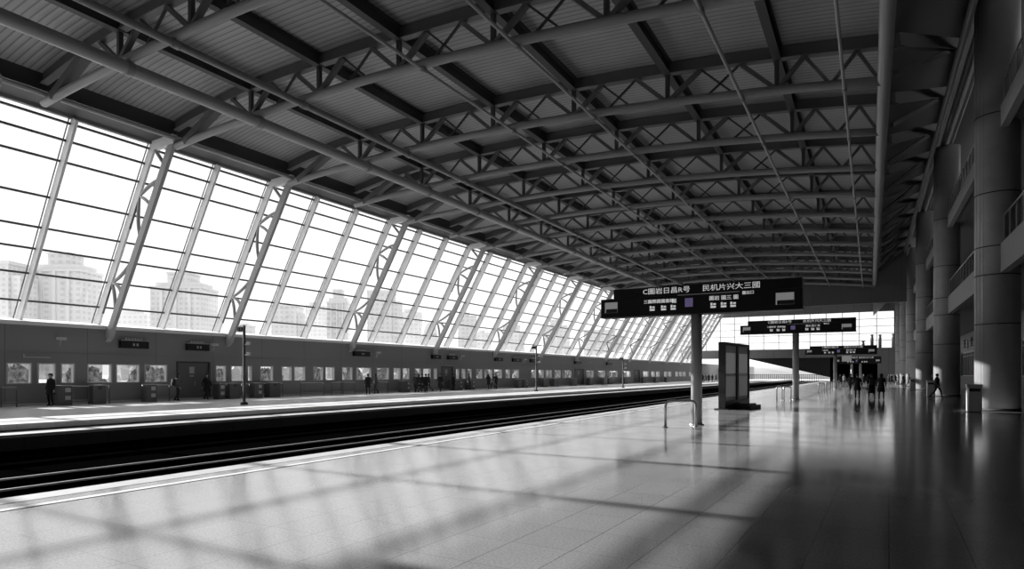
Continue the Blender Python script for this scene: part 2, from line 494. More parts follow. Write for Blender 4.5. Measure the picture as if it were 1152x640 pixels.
# leaning inner members with struts to the mullion
def frame_proto():
    t = thing('leaning_frame', '', 'steel frame', (0, 0, 0), 0, 'leaning steel frames of the glass wall')
    a, b = Vector((-39.35, 0, 4.05)), Vector((-33.05, 0, EYE + 12.95))
    MB().bar(a, b, 0.20, 0.46, GN).build('inner_beam', M['frame'], t)
    def ip(s): return a.lerp(b, s)
    MB().bar(gp(1.0) + GN * 0.3 + Vector((0, 0, -0.1)), b + Vector((0.0, 0, -0.15)), 0.26, 0.5).build('top_bracket', M['mull'], t)
    MB().prism([(-39.6, 3.55), (-39.1, 3.95), (-38.95, 4.35), (-39.4, 4.5), (-40.0, 4.5)], -0.16, 0.16).build('base_shoe', M['frame'], t)
    def curve(p, q, bow):
        p, q = Vector(p), Vector(q); m_ = (p + q) / 2 + Vector(bow); out = []
        for i in range(7):
            s = i / 6; out.append(p * (1 - s) ** 2 + m_ * 2 * s * (1 - s) + q * s * s)
        return out
    for node, targets in ((0.27, ((0.42, (0.1, 0, -0.3)), (0.20, (0.4, 0, 0.35)), (0.10, (0.15, 0, 0.4)))),
                          (0.74, ((0.80, (0, 0, 0.25)), (0.66, (0.25, 0, 0.1)), (0.50, (-0.4, 0, -0.3)))),
                          (0.98, ((0.86, (0.05, 0, 0)),))):
        p = gp(node) + GN * 0.5
        for s, bow in targets:
            MB().tube(curve(p, ip(s), bow), [0.055, 0.09, 0.10, 0.10, 0.10, 0.09, 0.055], 8).build('strut', M['frame'], t, True)
        p2 = gp(node - 0.17) + GN * 0.55
        if node < 0.9: MB().tube([p, p2], 0.06, 8).build('strut', M['web'], t, True)
    return t
fp = frame_proto()
fys = [YM0 - PITCH * 3, YM0 - PITCH * 6] + frame_ys
for i, y_ in enumerate(sorted(fys)):
    k = i - 2
    if y_ > YH - 2: continue
    if k < 0: lab = 'leaning steel frame beyond the left edge of the view, ' + ('nearer the back wall' if k == -2 else 'nearer the first visible one')
    elif k == 0: lab = 'leaning steel frame cut by the left edge of the photo, only its top showing'
    else: lab = '%s full leaning steel frame of the glass wall, counted from the left' % ORD[k - 1]
    if i == 0: fp.location = (0, y_, 0); fp['label'] = lab
    else: dup(fp, (0, y_, 0), label=lab)
# annex frames, taller
first = True
for k, y_ in enumerate([y for y in frame_ys if y > YH - 2]):
    lab = '%s leaning frame past the header wall, seen under the large sign' % ORD[k]
    if first:
        t = thing('tall_leaning_frame', lab, 'steel frame', (0, y_, 0), 0, 'leaning frames past the header wall')
        a, b = Vector((-39.35, 0, 4.05)), Vector((-31.3, 0, 17.4))
        MB().bar(a, b, 0.20, 0.46, GN).build('inner_beam', M['frame'], t)
        for n_, s in ((0.27, 0.33), (0.27, 0.10), (0.74, 0.62), (0.74, 0.5), (1.1, 0.9)):
            MB().tube([gp(n_) + GN * 0.5, a.lerp(b, s)], 0.09, 8).build('strut', M['web'], t, True)
        ann = t; first = False
    else: dup(ann, (0, y_, 0), label=lab)

# --- eave and deck
XS = [-35.4 + (35.85) * i / 30 for i in range(31)]
SX0, SX1 = -33.0, -27.55
SLOTS = [(c + SKEW * 34.5 - k, c + SKEW * 34.5 + 0.3) for c, k in ((36.9, 1.5), (59.6, 0.95), (82.3, 0.95))]  # roof openings added to throw sun patches on three columns
def deck_strip(m_, xs, y0, y1):
    m_.prism([(x, deck_z(x)) for x in xs] + [(x, deck_z(x) + 0.25) for x in reversed(xs)], y0, y1)
dk = MB(); cur = YB
for a, b in SLOTS:
    deck_strip(dk, XS, cur, a)
    deck_strip(dk, [XS[0], -34.2, SX0], a, b)
    deck_strip(dk, [SX1] + [x for x in XS if x > SX1 + 0.1], a, b)
    cur = b
deck_strip(dk, XS, cur, YH)
struct(dk.build('ceiling', M['deck']))
def slab4(m_, p, q, r_, s_, off):
    vs = [Vector(v) for v in (p, q, r_, s_)]; o_ = Vector(off)
    m_.add(vs + [v + o_ for v in vs], [(0, 1, 2, 3), (7, 6, 5, 4), (0, 4, 5, 1), (1, 5, 6, 2), (2, 6, 7, 3), (3, 7, 4, 0)])
for i, (a, b) in enumerate(SLOTS):
    back = Vector((-1, SKEW, TAN_EL)) * 7.5
    lo = [Vector((SX0, y_, deck_z(SX0) + 0.2)) for y_ in (a, b)]; hi = [Vector((SX1, y_, deck_z(SX1) + 0.2)) for y_ in (a, b)]
    m_ = MB()
    slab4(m_, lo[0], hi[0], hi[0] + back, lo[0] + back, (0, -0.12, 0))
    slab4(m_, lo[1], hi[1], hi[1] + back, lo[1] + back, (0, 0.12, 0))
    slab4(m_, lo[0], lo[1], lo[1] + back, lo[0] + back, (0, 0, -0.12))
    slab4(m_, hi[0], hi[1], hi[1] + back, hi[0] + back, (0, 0, 0.12))
    struct(m_.build('added_light_shaft', M['ibeam']))  # added shaft aims sun at a column, dark walls hide the opening
# eave box over the glass head
struct(MB().prism([(-35.5, EYE + 12.95), (-35.1, EYE + 12.88), (-34.9, EYE + 13.0), (-33.2, EYE + 13.05), (-33.2, deck_z(-33.2)), (-35.5, deck_z(-35.4))], YB, YH).build('trim_4', M['ibeam']))
tag(MB().tube([(-33.0, YB, EYE + 12.82), (-33.0, YH, EYE + 12.82)], 0.11, 10).build('eave_tube', M['tube'], None, True),
    'thin pale tube running along the eave right above the glass wall', 'pipe')
# opaque panel added out of view to shade the near floor
struct(MB().bar(gp(0.955, YB) + GN * 0.6, gp(0.955, 5.8) + GN * 0.6, 0.12, 1.2, (G1 - G0).normalized()).build('added_shade_panel', M['wallstrip']))

# --- roof trusses
NX = [-31.7, -27.0, -22.3, -17.6, -12.9, -8.2, -3.5, 0.45]
def bot(x): return Vector((x, 0, chord_z(x)))
def top(x): return Vector((x, 0, deck_z(x) - 0.55))
def truss_proto():
    t = thing('roof_truss', '', 'roof truss', (0, 0, 0), 0, 'arched roof trusses across the hall')
    xs = [-33.1 + (33.55) * i / 28 for i in range(29)]
    MB().tube([bot(x) for x in xs], 0.19, 12).build('bottom_chord', M['truss'], t, True)
    m_ = MB()
    xs2 = [-33.1 + (33.55) * i / 20 for i in range(21)]
    pr = [(x, deck_z(x) - 0.52) for x in xs2] + [(x, deck_z(x) - 0.02) for x in reversed(xs2)]
    m_.prism(pr, -0.05, 0.05)
    pr = [(x, deck_z(x) - 0.56) for x in xs2] + [(x, deck_z(x) - 0.50) for x in reversed(xs2)]
    m_.prism(pr, -0.17, 0.17)
    m_.build('top_chord', M['frame2'], t)
    for i, x in enumerate(NX[1:-1]):
        MB().box(x - 0.09, x + 0.09, -0.09, 0.09, chord_z(x), deck_z(x) - 0.5).build('post', M['ibeam'], t)
    def d(p, q, w_=0.17): MB().bar(p, q, w_ * 0.8, w_, (0, 1, 0)).build('diagonal', M['web'] if w_ > 0.12 else M['ibeam'], t)
    for a, b in zip(NX[1:-2], NX[2:-1]):
        L = b - a
        d(bot(a), top(a + 0.32 * L), 0.22); d(bot(b), top(b - 0.32 * L), 0.22)
        d(top(a + 0.32 * L), bot(a + 0.64 * L), 0.10); d(top(b - 0.32 * L), bot(b - 0.64 * L), 0.10)
    a, b = NX[-2], NX[-1]; L = b - a
    d(bot(a), top(a + 0.27 * L), 0.2); d(top(a + 0.27 * L), bot(a + 0.52 * L), 0.16)
    d(bot(a + 0.52 * L), top(a + 0.76 * L), 0.16); d(top(a + 0.76 * L), bot(b - 0.15), 0.16)
    # heavy end struts over the glass wall
    d(Vector((-32.2, 0, chord_z(-32.2))), top(-29.2), 0.42)
    d(bot(-27.0), top(-28.4), 0.2)
    return t
tp = truss_proto()
TY = [15.1, 21.5, 29.3] + [29.3 + 6.1 * k for k in range(1, 12)] 
TYb = [8.9, 2.7, -3.5, -9.7]
for i, y_ in enumerate(TYb + TY):
    k = i - len(TYb)
    if k < 0: lab = 'arched roof truss overhead, %s behind the first one in view' % ORD[-k - 1] if i else 'arched roof truss over the spot behind the viewer, farthest back'
    elif k == 0: lab = 'nearest arched roof truss, crossing the top left corner'
    else: lab = '%s arched roof truss in view, counting away from the viewer' % ORD[k]
    if i == 0: tp.location = (0, y_, 0); tp['label'] = lab
    else: dup(tp, (0, y_, 0), label=lab)

# purlins (dark I beams just under the sheet)
words = ['second', 'third', 'fourth', 'fifth', 'sixth']
for i, x in enumerate(NX[1:-1]):
    z1 = deck_z(x) - 0.03; m_ = MB()
    m_.box(x - 0.05, x + 0.05, YB, YH, z1 - 0.52, z1 - 0.05)
    m_.box(x - 0.22, x + 0.22, YB, YH, z1 - 0.05, z1)
    m_.box(x - 0.17, x + 0.17, YB, YH, z1 - 0.56, z1 - 0.52)
    if i == 0: lab = 'dark I-beam purlin along the roof nearest the glass wall'
    elif i == 5: lab = 'dark I-beam purlin along the roof nearest the concourse columns'
    else: lab = 'dark I-beam purlin, %s from the glass wall' % ORD[i]
    tag(m_.build('roof_purlin', M['ibeam']), lab, 'roof beam', 'purlins along the roof')
# longitudinal tubes and tie rods under the bottom chords
def ltube(name, x, dz, r, lab, y1=YH - 1, mt='tube'):
    t = thing(name, lab, 'pipe', (x, 0, chord_z(x) + dz), 0, 'tubes and rods running along the roof')
    MB().tube([(0, YB, 0), (0, y1, 0)], r, 12).build('tube', M[mt], t, True)
    for q, y_ in enumerate(TY):
        MB().tube([(0, y_ - 0.14, 0), (0, y_ + 0.14, 0)], r + 0.035, 10).build('clamp', M['truss'], t, True)
ltube('roof_tube', -26.4, -0.40, 0.27, 'thickest long tube under the trusses on the glass wall side')
ltube('roof_tube', -23.3, -0.28, 0.15, 'dark long tube next to the thickest one under the trusses', mt='truss')
ltube('tie_rod', -16.3, -0.24, 0.07, 'thin long rod under the trusses, nearest the two thick tubes')
ltube('tie_rod', -11.8, -0.24, 0.07, 'thin long rod under the middle of the truss arches')
ltube('tie_rod', -4.9, -0.24, 0.07, 'thin long rod beside the dark purlin on the column side')
ltube('tie_rod', -0.95, -0.24, 0.06, 'thin long rod nearest the pale tube on the column side')
tag(MB().tube([(0.50, YB, EYE + 11.65), (0.38, YH - 2, EYE + 11.65)], 0.235, 16).build('edge_tube', M['tube'], None, True),
    'thick pale tube where the trusses end, above the concourse', 'pipe')

# --- rising side roof over the columns
za, zb = EYE + 13.45, EYE + 19.4
struct(MB().prism([(0.40, za), (5.9, zb), (10, zb + 0.6), (10, zb + 0.9), (5.9, zb + 0.3), (0.40, za + 0.28)], YB, YE).build('ceiling_side', M['sidepanel']))
def rafter_proto():
    t = thing('side_rafter', '', 'rafter', (0, 0, 0), 0, 'rafters rising to the column heads')
    a, b = Vector((0.95, 0, EYE + 13.1)), Vector((3.9, 9.5, EYE + 16.45))
    MB().bar(a, b, 0.12, 0.55).bar(a - Vector((0, 0, .28)), b - Vector((0, 0, .28)), 0.34, 0.06).build('beam', M['ibeam'], t)
    MB().bar((0.85, 0, EYE + 11.85), a.lerp(b, 0.86) - Vector((0, 0, .25)), 0.16, 0.2).build('brace', M['ibeam'], t)
    return t
rp = rafter_proto()
for i, y_ in enumerate([8.9, 15.1] + TY[1:-2]):
    lab = '%s dark rafter rising toward the column heads, counting away from the viewer' % ORD[i]
    if i == 0: rp.location = (0, y_, 0); rp['label'] = lab
    else: dup(rp, (0, y_, 0), label=lab)
tag(MB().tube([(3.78, YB + 0.1, 17.45), (3.78, YH - 0.1, 17.45)], 0.16, 12).tube([(4.85, YB + 0.1, 19.45), (4.85, YH - 0.1, 19.45)], 0.2, 12).tube([(5.35, YB + 0.1, 19.4), (5.35, YH - 0.1, 19.4)], 0.12, 10).build('gutter_tube', M['tube'], None, True),
    'bundle of pipes running over the heads of the columns', 'pipe')

# --- columns
CY = [36.9 + 22.7 * k for k in range(0, 6)]
CT = [EYE + 17.9] * 6
def col_proto():
    t = thing('round_column', '', 'column', (5.1, 0, 0), 0, 'round columns of the concourse')
    n = 64; m_ = MB(); prof = [(0.87, 0.0), (0.87, 19.2)]
    m_.lathe(prof, n); m_.build('shaft', M['col'], t, True)
    for z in (4.0, 6.25, 7.55, 10.0, 13.6):
        MB().lathe([(0.86, z - 0.022), (0.88, z - 0.022), (0.88, z + 0.022), (0.86, z + 0.022)], n).build('joint_ring', M['ring'], t, True)
    MB().lathe([(0.895, 0.0), (0.895, 0.12), (0.87, 0.14)], n).build('base_ring', M['ring'], t, True)
    for a in (R(200), R(215), R(226)):
        c_, s_ = math.cos(a), math.sin(a)
        MB().bar((c_ * 0.87, s_ * 0.87, 0.15), (c_ * 0.87, s_ * 0.87, 19.15), 0.015, 0.015, (c_, s_, 0)).build('seam', M['balc'], t)
    MB().lathe([(0.75, 19.2), (0.7, 19.24)], 24).build('head', M['truss'], t, True)
    return t
cp = col_proto()
clab = ['nearest round column, beside the pale litter bin', 'second round column, with a person in a dark coat at its foot'] + ['round column of the concourse row, %s from the nearest' % ORD[k] for k in range(2, 8)]
for i, y_ in enumerate(CY):
    if i == 0: cp.location = (5.1, y_, 0); cp['label'] = clab[i]
    else: dup(cp, (5.1, y_, 0), label=clab[i])

# --- galleries behind the columns
for n, (z0, z1) in enumerate(((6.3, 7.6), (12.85, 13.8))):
    edges = [20.0] + CY + [YE]
    for i in range(len(edges) - 1):
        y0 = edges[i] + (0.88 if i > 0 else 0); y1 = edges[i + 1] - (0.88 if i < len(edges) - 2 else 0)
        struct(MB().box(5.1, 5.4, y0, y1, z0, z1).build('trim_%d' % (10 + n * 10 + i), M['balc']))
        r = thing('balcony_railing', '%s-level balcony railing %s' % (('lower', 'upper')[n], 'nearer than the first column' if i == 0 else ('between the first and second column' if i == 1 else 'past the %s column' % ORD[i - 1])),
                  'railing', (5.22, 0, z1), 0, 'balcony railings between the columns')
        MB().tube([(0, y0, 1.25), (0, y1, 1.25)], 0.035, 8).build('top_rail', M['steel'], r, True)
        k = max(2, int((y1 - y0) / 1.35)); st = (y1 - y0 - 0.2) / k
        if i < 4:
            for q in range(k + 1):
                yy = y0 + 0.1 + q * st
                MB().box(-0.03, 0.03, yy - 0.03, yy + 0.03, 0, 1.22).build('post', M['frame'], r)
        MB().box(-0.012, 0.012, y0 + 0.1, y1 - 0.1, 0.12, 1.15).build('glass_panel', M['glass2'], r)
    struct(MB().box(6.05, 9.6, 20, YE, z0 + 0.35, z1 - 0.05).build('floor_gallery', M['balc']))
    struct(MB().box(5.4, 6.05, 20, YE, z0 + 0.36, z1 - 0.06).build('floor_gallery_edge', M['balc']))
struct(MB().box(9.6, 9.9, YB, YE, 0, 20.6).build('wall_right', M['galwall']))
struct(MB().box(9.5, 9.6, 45, YE, 4.3, 6.3).build('trim_40', mat('shop_band', 0.30, 0.6)))
struct(MB().box(9.52, 9.6, 45, YE, 0.0, 1.5).build('baseboard_right', mat('shop_base', 0.16, 0.6)))
for i, (a, b) in enumerate(((46, 58), (60, 74), (76, 92), (94, 110), (112, 130))):
    t = thing('shop_window', ['dark shopfront window right of the nearest column', 'dark shopfront window hidden behind the nearest column', 'dark shopfront window under the lettering between the first two columns', 'dark shopfront window behind the second column', 'dark shopfront window farthest along the concourse'][i], 'window', (9.5, 0, 0), 0, 'shopfront windows of the concourse')
    m_ = MB().box(-0.04, 0.1, a, b, 4.1, 4.3).box(-0.04, 0.1, a, b, 1.5, 1.6).box(-0.05, 0.1, a, b, 3.72, 3.8)
    m_.build('frame', M['frame'], t)
    nn = int((b - a) / 1.6)
    for q in range(nn + 1):
        yy = a + (b - a) * q / nn
        MB().box(-0.04, 0.1, yy - 0.06, yy + 0.06, 1.6, 4.1).build('mullion', M['web'], t)
    MB().box(0.02, 0.06, a, b, 1.6, 4.1).build('pane', M['totem'], t)
def shop_text(ch, y_, z_, s, sx, lab):
    o = link('wall_character', text_mesh(ch, s, M['ring'], 0.03)); o.location = (9.46, y_, z_)
    o.rotation_euler = (0, 0, R(-90)); o.scale = (sx, 1, 1)
    tag(o, lab, 'lettering', 'dark characters on the shop band')
for ch, y_, l in (('王', 90.5, 'dark character nearest the second column on the shop band'), ('|', 87.6, 'dark upright stroke between the shop characters'), ('全', 84.6, 'dark character in the middle of the shop band lettering'), ('国', 80.6, 'dark boxy character nearest the first column on the shop band')):
    shop_text(ch, y_, 5.15, 1.15, 2.2, l)
shop_text('1', 56.5, 5.0, 1.1, 2.0, 'dark figure on the shop band right of the nearest column')

# --- back wall, header wall and annex
struct(MB().box(-45, 10, YB - 0.3, YB, -1.3, 21).build('wall_back', M['galwall']))
hx = [-35.4 + i * (35.85) / 20 for i in range(21)]
ZH = EYE + 9.4
pr = [(-35.3, ZH), (4.0, ZH), (4.0, EYE + 17.2)] + [(0.45, deck_z(0.45) - 0.03)] + [(x, deck_z(x) - 0.03) for x in reversed(hx)]
struct(MB().prism(pr, YH, YH + 0.5).build('wall_header', M['header']))
ZC = EYE + 16.5
struct(MB().box(-34, 4.5, YH + 0.5, YE, ZC, ZC + 0.3).build('ceiling_annex', M['header']))
struct(MB().box(-35.5, 4.0, YH + 0.05, YH + 0.45, 15.4, ZC).build('wall_upstand', M['header']))
# end wall: spandrel, glass grid, beam band
gx0, gx1 = -41.0, 4.6
zg0, zg1 = EYE + 6.15, EYE + 14.5
def slopex(z): return G0.x + (z - G0.z) * (G1.x - G0.x) / (G1.z - G0.z)
struct(MB().prism([(slopex(zg1), zg1), (4.6, zg1), (4.6, ZC), (slopex(ZC), ZC)], YE, YE + 0.4).build('wall_spandrel', M['spandrel']))
struct(MB().box(-43, 9.6, YE, YE + 0.9, EYE + 4.0, zg0).build('wall_end', M['spandrel']))
ew = bpy.data.objects.new('window_%d' % (nwin + 1), None); C.objects.link(ew); struct(ew)
MB().prism([(slopex(zg0), zg0), (gx1, zg0), (gx1, zg1), (slopex(zg1), zg1)], YE + 0.1, YE + 0.13).build('pane', M['glass'], ew)
x = gx1
while x > -40:
    zt = zg1 if x > slopex(zg1) else G0.z + (x - G0.x) * (G1.z - G0.z) / (G1.x - G0.x)
    if zt > zg0: MB().box(x - 0.07, x + 0.07, YE - 0.05, YE + 0.1, zg0, zt).build('mullion', M['frame'], ew)
    x -= 3.5
for k in range(1, 5):
    z = zg0 + (zg1 - zg0) * k / 5
    MB().box(slopex(z), gx1, YE - 0.03, YE + 0.1, z - 0.05, z + 0.05).build('transom', M['frame'], ew)
struct(MB().box(4.6, 9.6, YE, YE + 0.4, zg0, 20.6).build('wall_end_side', M['spandrel']))
struct(MB().box(1.3, 9.6, YE, YE + 0.9, 0, EYE + 4.0).build('wall_end_pier', M['spandrel']))
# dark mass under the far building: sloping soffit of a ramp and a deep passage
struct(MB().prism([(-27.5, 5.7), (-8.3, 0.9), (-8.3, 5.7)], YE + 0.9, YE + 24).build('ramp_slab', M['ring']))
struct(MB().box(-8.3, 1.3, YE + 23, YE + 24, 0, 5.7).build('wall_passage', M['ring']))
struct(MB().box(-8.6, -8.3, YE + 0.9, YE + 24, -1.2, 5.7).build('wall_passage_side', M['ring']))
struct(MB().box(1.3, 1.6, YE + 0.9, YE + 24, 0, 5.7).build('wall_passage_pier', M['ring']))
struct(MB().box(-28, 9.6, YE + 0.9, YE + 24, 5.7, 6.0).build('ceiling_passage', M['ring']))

# ------------------------------------------------------------------ overhead signs
def sign(name, lab, loc, x0, x1, z0, z1, polez, r, texts, rz=0.0, kind=0, poles=(0,)):
    t = thing(name, lab, 'sign', loc, rz, 'overhead platform signs')
    H = z1 - z0
    zm = z0 + H * 0.66
    for px in poles:
        MB().lathe([(r * 1.0, 0.0), (r, z0 + H * 0.3)], 32, px, 0.0).build('pole', M['pole'], t, True)
        MB().lathe([(r * 1.35, 0.0), (r * 1.35, 0.03), (r * 1.05, 0.05)], 32, px, 0).build('base_plate', M['steel'], t, True)
    MB().box(x0, x1, -0.22, 0.22, z0, zm).build('panel', M['black_panel'], t)
    MB().box(x0 + 0.5, x1, -0.28, 0.28, zm, z1).build('header_box', M['black_panel'], t)
    MB().box(x0 - 0.02, x1 + 0.02, -0.25, 0.25, z0 - 0.04, z0).build('lower_trim', M['sign_frame'], t)
    W = x1 - x0; yf = -0.235
    MB().box(x0 + 0.42 * W, x0 + 0.72 * W, yf - 0.06, yf, zm - 0.02, zm + 0.005).build('light_strip', M['frame'], t)
    for a, b in ((0.025, 0.095), (0.885, 0.965)):
        zc = (z0 + zm) / 2
        q = MB().box(x0 + a * W, x0 + b * W, yf - 0.02, yf, zc - 0.19 * H, zc + 0.2 * H).build('screen', M['screen'], t)
        MB().box(x0 + (a + .006) * W, x0 + b * W, yf - 0.026, yf - 0.02, zc - 0.19 * H, zc - 0.05 * H).build('screen_dark_part', M['sign_frame'], q)  # darker lower part of the screen
    for body, u, v, s, sx in texts:
        o = link('lettering', text_mesh(body, s * H, M['letter']), t)
        hd = v > 0.66
        o.location = (x0 + u * W, yf - 0.05 if hd else yf, z0 + v * H); o.scale = (sx, 1, 1)
    MB().box(x0 + 0.455 * W, x0 + 0.495 * W, yf - 0.015, yf, z0 + 0.22 * H, z0 + 0.53 * H).build('square_emblem', M['purple'], t)
    for u in (0.285, 0.345, 0.395, 0.595, 0.645, 0.69):
        g = MB(); cx = x0 + u * W; z_ = z0 + 0.2 * H; ww = 0.013 * W
        g.box(cx - ww, cx + ww, yf - 0.015, yf, z_ - 0.06 * H, z_ + 0.01 * H)
        g.box(cx - ww, cx - ww * 0.3, yf - 0.015, yf, z_ + 0.03 * H, z_ + 0.12 * H)
        g.box(cx, cx + ww, yf - 0.015, yf, z_ + 0.04 * H, z_ + 0.10 * H)
        g.build('pictogram', M['letter'], t)
    return t
TX = [('C圖岩日昌R号', 0.36, 0.83, 0.24, 1.15), ('民机片兴大三國', 0.68, 0.83, 0.24, 1.15),
      ('三圖際園', 0.285, 0.47, 0.15, 1.1), ('圖書館', 0.365, 0.47, 0.15, 1.0), ('圖', 0.40, 0.45, 0.17, 1.0),
      ('圖岩 國三 圖', 0.645, 0.47, 0.17, 1.05), ('圖出口', 0.76, 0.60, 0.13, 1.0)]
sign('platform_sign', 'largest black overhead sign on a steel pole, nearest the viewer', (-5.12, 21.8, 0), -3.33, 3.27, 3.75, 4.69, 0, 0.18, TX)
sign('platform_sign', 'second black overhead sign, on the pole past the tall info board', (-4.34, 46.0, 0), -3.46, 3.51, 4.45, 5.30, 0, 0.20, TX)
sign('platform_sign', 'third black overhead sign, low in front of the far beam', (-3.7, 84.5, 0), -3.2, 4.3, 4.05, 5.05, 0, 0.21, TX[:3] + TX[5:6])
s4 = sign('platform_sign', 'farthest small black overhead sign, in the dark opening', (-2.9, 125.0, 0), -2.6, 4.4, 3.6, 4.75, 0, 0.2, TX[:2], poles=(0, 1.3))
o = thing('hanging_notice', 'small pale notice hung under the third overhead sign', 'sign', (-2.5, 84.5, 0))
MB().box(-0.5, 0.5, -0.05, 0.05, 3.2, 3.88).build('board', M['screen'], o)
MB().box(-0.45, -0.4, -0.02, 0.02, 3.88, 4.009).box(0.4, 0.45, -0.02, 0.02, 3.88, 4.009).build('hanger', M['steel'], o)

# --- info board
t = thing('info_board', 'tall black two-panel information board standing beside the track', 'information board', (-6.25, 31.7, 0), R(-7))
L = 4.0
MB().box(-0.16, 0.16, 0, L, 0.0, 0.42).box(-0.16, 0.16, 0, 0.13, 0.42, 3.1).box(-0.16, 0.16, L - 0.13, L, 0.42, 3.1).box(-0.16, 0.16, L * 0.5 - 0.14, L * 0.5 + 0.14, 0.42, 3.1).box(-0.16, 0.16, 0, L, 3.1, 3.25).build('frame', M['totem'], t)
for a, b in ((0.13, L * 0.5 - 0.14), (L * 0.5 + 0.14, L - 0.13)):
    q = MB().box(-0.10, 0.10, a, b, 0.42, 3.1).build('poster_panel', M['totglass'], t)
    MB().box(0.10, 0.112, a + 0.12, b - 0.12, 1.75, 2.75).build('poster', M['poster'], q)
    MB().box(0.10, 0.112, a + 0.12, b - 0.12, 0.6, 1.6).build('poster', M['poster2'], q)
MB().box(-0.34, 0.34, -0.1, L + 0.1, 0.0, 0.05).build('base_plate', M['totem'], t)
MB().box(0.2, 0.95, 1.3, 3.2, 0.0, 0.16).box(0.3, 0.8, 1.6, 2.9, 0.16, 0.24).build('foot_step', M['totem'], t)

# --- guard hoops
def hoop(lab, x0, y0, x1, y1, h, r, group):
    t = thing('guard_rail', lab, 'guard rail', (x0, y0, 0), 0, group)
    dx, dy = x1 - x0, y1 - y0; L = math.hypot(dx, dy); ux, uy = dx / L, dy / L
    pts = [(0, 0, 0)]; rc = min(0.16, L * 0.45)
    for k in range(7):
        a = math.pi / 2 * k / 6
        s = rc - rc * math.cos(a); pts.append((ux * s, uy * s, h - rc + rc * math.sin(a)))
    for k in range(7):
        a = math.pi / 2 * k / 6
        s = L - rc + rc * math.sin(a); pts.append((ux * s, uy * s, h - rc + rc * math.cos(a)))
    pts.append((dx, dy, 0))
    MB().tube(pts, r, 10).build('hoop', M['steel'], t, True)
    for p in ((0, 0), (dx, dy)):
        MB().lathe([(r * 1.9, 0), (r * 1.9, 0.015), (r * 1.1, 0.03)], 16, p[0], p[1]).build('floor_flange', M['steel'], t, True)
G = 'steel hoop rails on the platform'
hoop('nearest steel hoop rail, in front of the largest sign pole', -5.75, 20.3, -4.95, 20.95, 0.84, 0.042, G)
def PX(u, D): return (u - 980) * 0.871 * D / 720
def hoop_at(lab, u0, u1, v):
    D = 720 * EYE / (v - 421); x0, x1 = PX(u0, D), PX(u1, D)
    hoop(lab, x0, (D + 0.491 * x0) / 0.871, x1, (D + 0.491 * x1) / 0.871 + 0.5, 0.9, 0.045, G)
hoop_at('steel hoop rail left of the second sign pole, farther from it', 873.5, 878.5, 450.5)
hoop_at('steel hoop rail close against the second sign pole', 881.5, 888.5, 451)
hoop_at('steel hoop rail well past the second sign pole, first of three', 920.5, 926.5, 442)
hoop_at('middle one of the three steel hoop rails before the third sign pole', 929, 933, 440)
hoop_at('steel hoop rail closest to the third sign pole', 936, 939, 438.5)

# --- litter bins
def bin_proto():
    t = thing('litter_bin', '', 'litter bin', (0, 0, 0), 0, 'litter bins at the columns')
    MB().prism([(-0.27, -0.22), (-0.22, -0.27), (0.22, -0.27), (0.27, -0.22), (0.27, 0.22), (0.22, 0.27), (-0.22, 0.27), (-0.27, 0.22)], 0.03, 1.12, 'xy').build('body', M['bin'], t)
    MB().box(-0.29, 0.29, -0.29, 0.29, 1.12, 1.25).build('lid', M['bin'], t)
    MB().box(-0.2, 0.2, -0.285, -0.26, 0.93, 1.06).build('slot', M['bindark'], t)
    MB().box(-0.25, 0.25, -0.25, 0.25, 0, 0.03).build('foot', M['bindark'], t)
    return t
bp_ = bin_proto()
bp_.location = (4.05, 35.4, 0); bp_['label'] = 'pale metal litter bin in front of the nearest column'
dup(bp_, (3.95, 58.0, 0), 0, 'litter bin at the foot of the second column')
dup(bp_, (3.85, 80.4, 0), 0, 'litter bin at the foot of the third column')

# ------------------------------------------------------------------ far platform furniture
def lamp_post(lab, x, y_, h):
    t = thing('camera_post', lab, 'post', (x, y_, 0), 0, 'thin posts on the far platform')
    MB().lathe([(0.16, 0), (0.16, 0.05), (0.08, 0.1), (0.07, h)], 16).build('pole', M['postdark'], t, True)
    MB().lathe([(0.2, 0), (0.2, 0.12), (0.1, 0.16)], 16).build('base', M['ibeam'], t, True)
    MB().bar((-0.45, 0, h - 0.05), (0.12, 0, h - 0.05), 0.05, 0.05).build('cross_arm', M['pole'], t)
    for dx in (-0.4, -0.15): MB().box(dx - 0.08, dx + 0.08, -0.1, 0.1, h - 0.35, h - 0.1).build('camera_head', M['totem'], t)
    for z in (h * 0.62, h * 0.75): MB().bar((0, 0, z), (0.35, 0, z + 0.1), 0.06, 0.06).box(0.25, 0.45, -0.07, 0.07, z + 0.0, z + 0.18).build('side_camera', M['label'], t)
lamp_post('thin camera post on the far platform, nearest one', -30.6, 23.9, 4.45)
lamp_post('thin camera post on the far platform, in the middle of the row', -29.2, 57.0, 4.6)
lamp_post('thin camera post on the far platform, farthest one', -27.6, 78.1, 3.9)

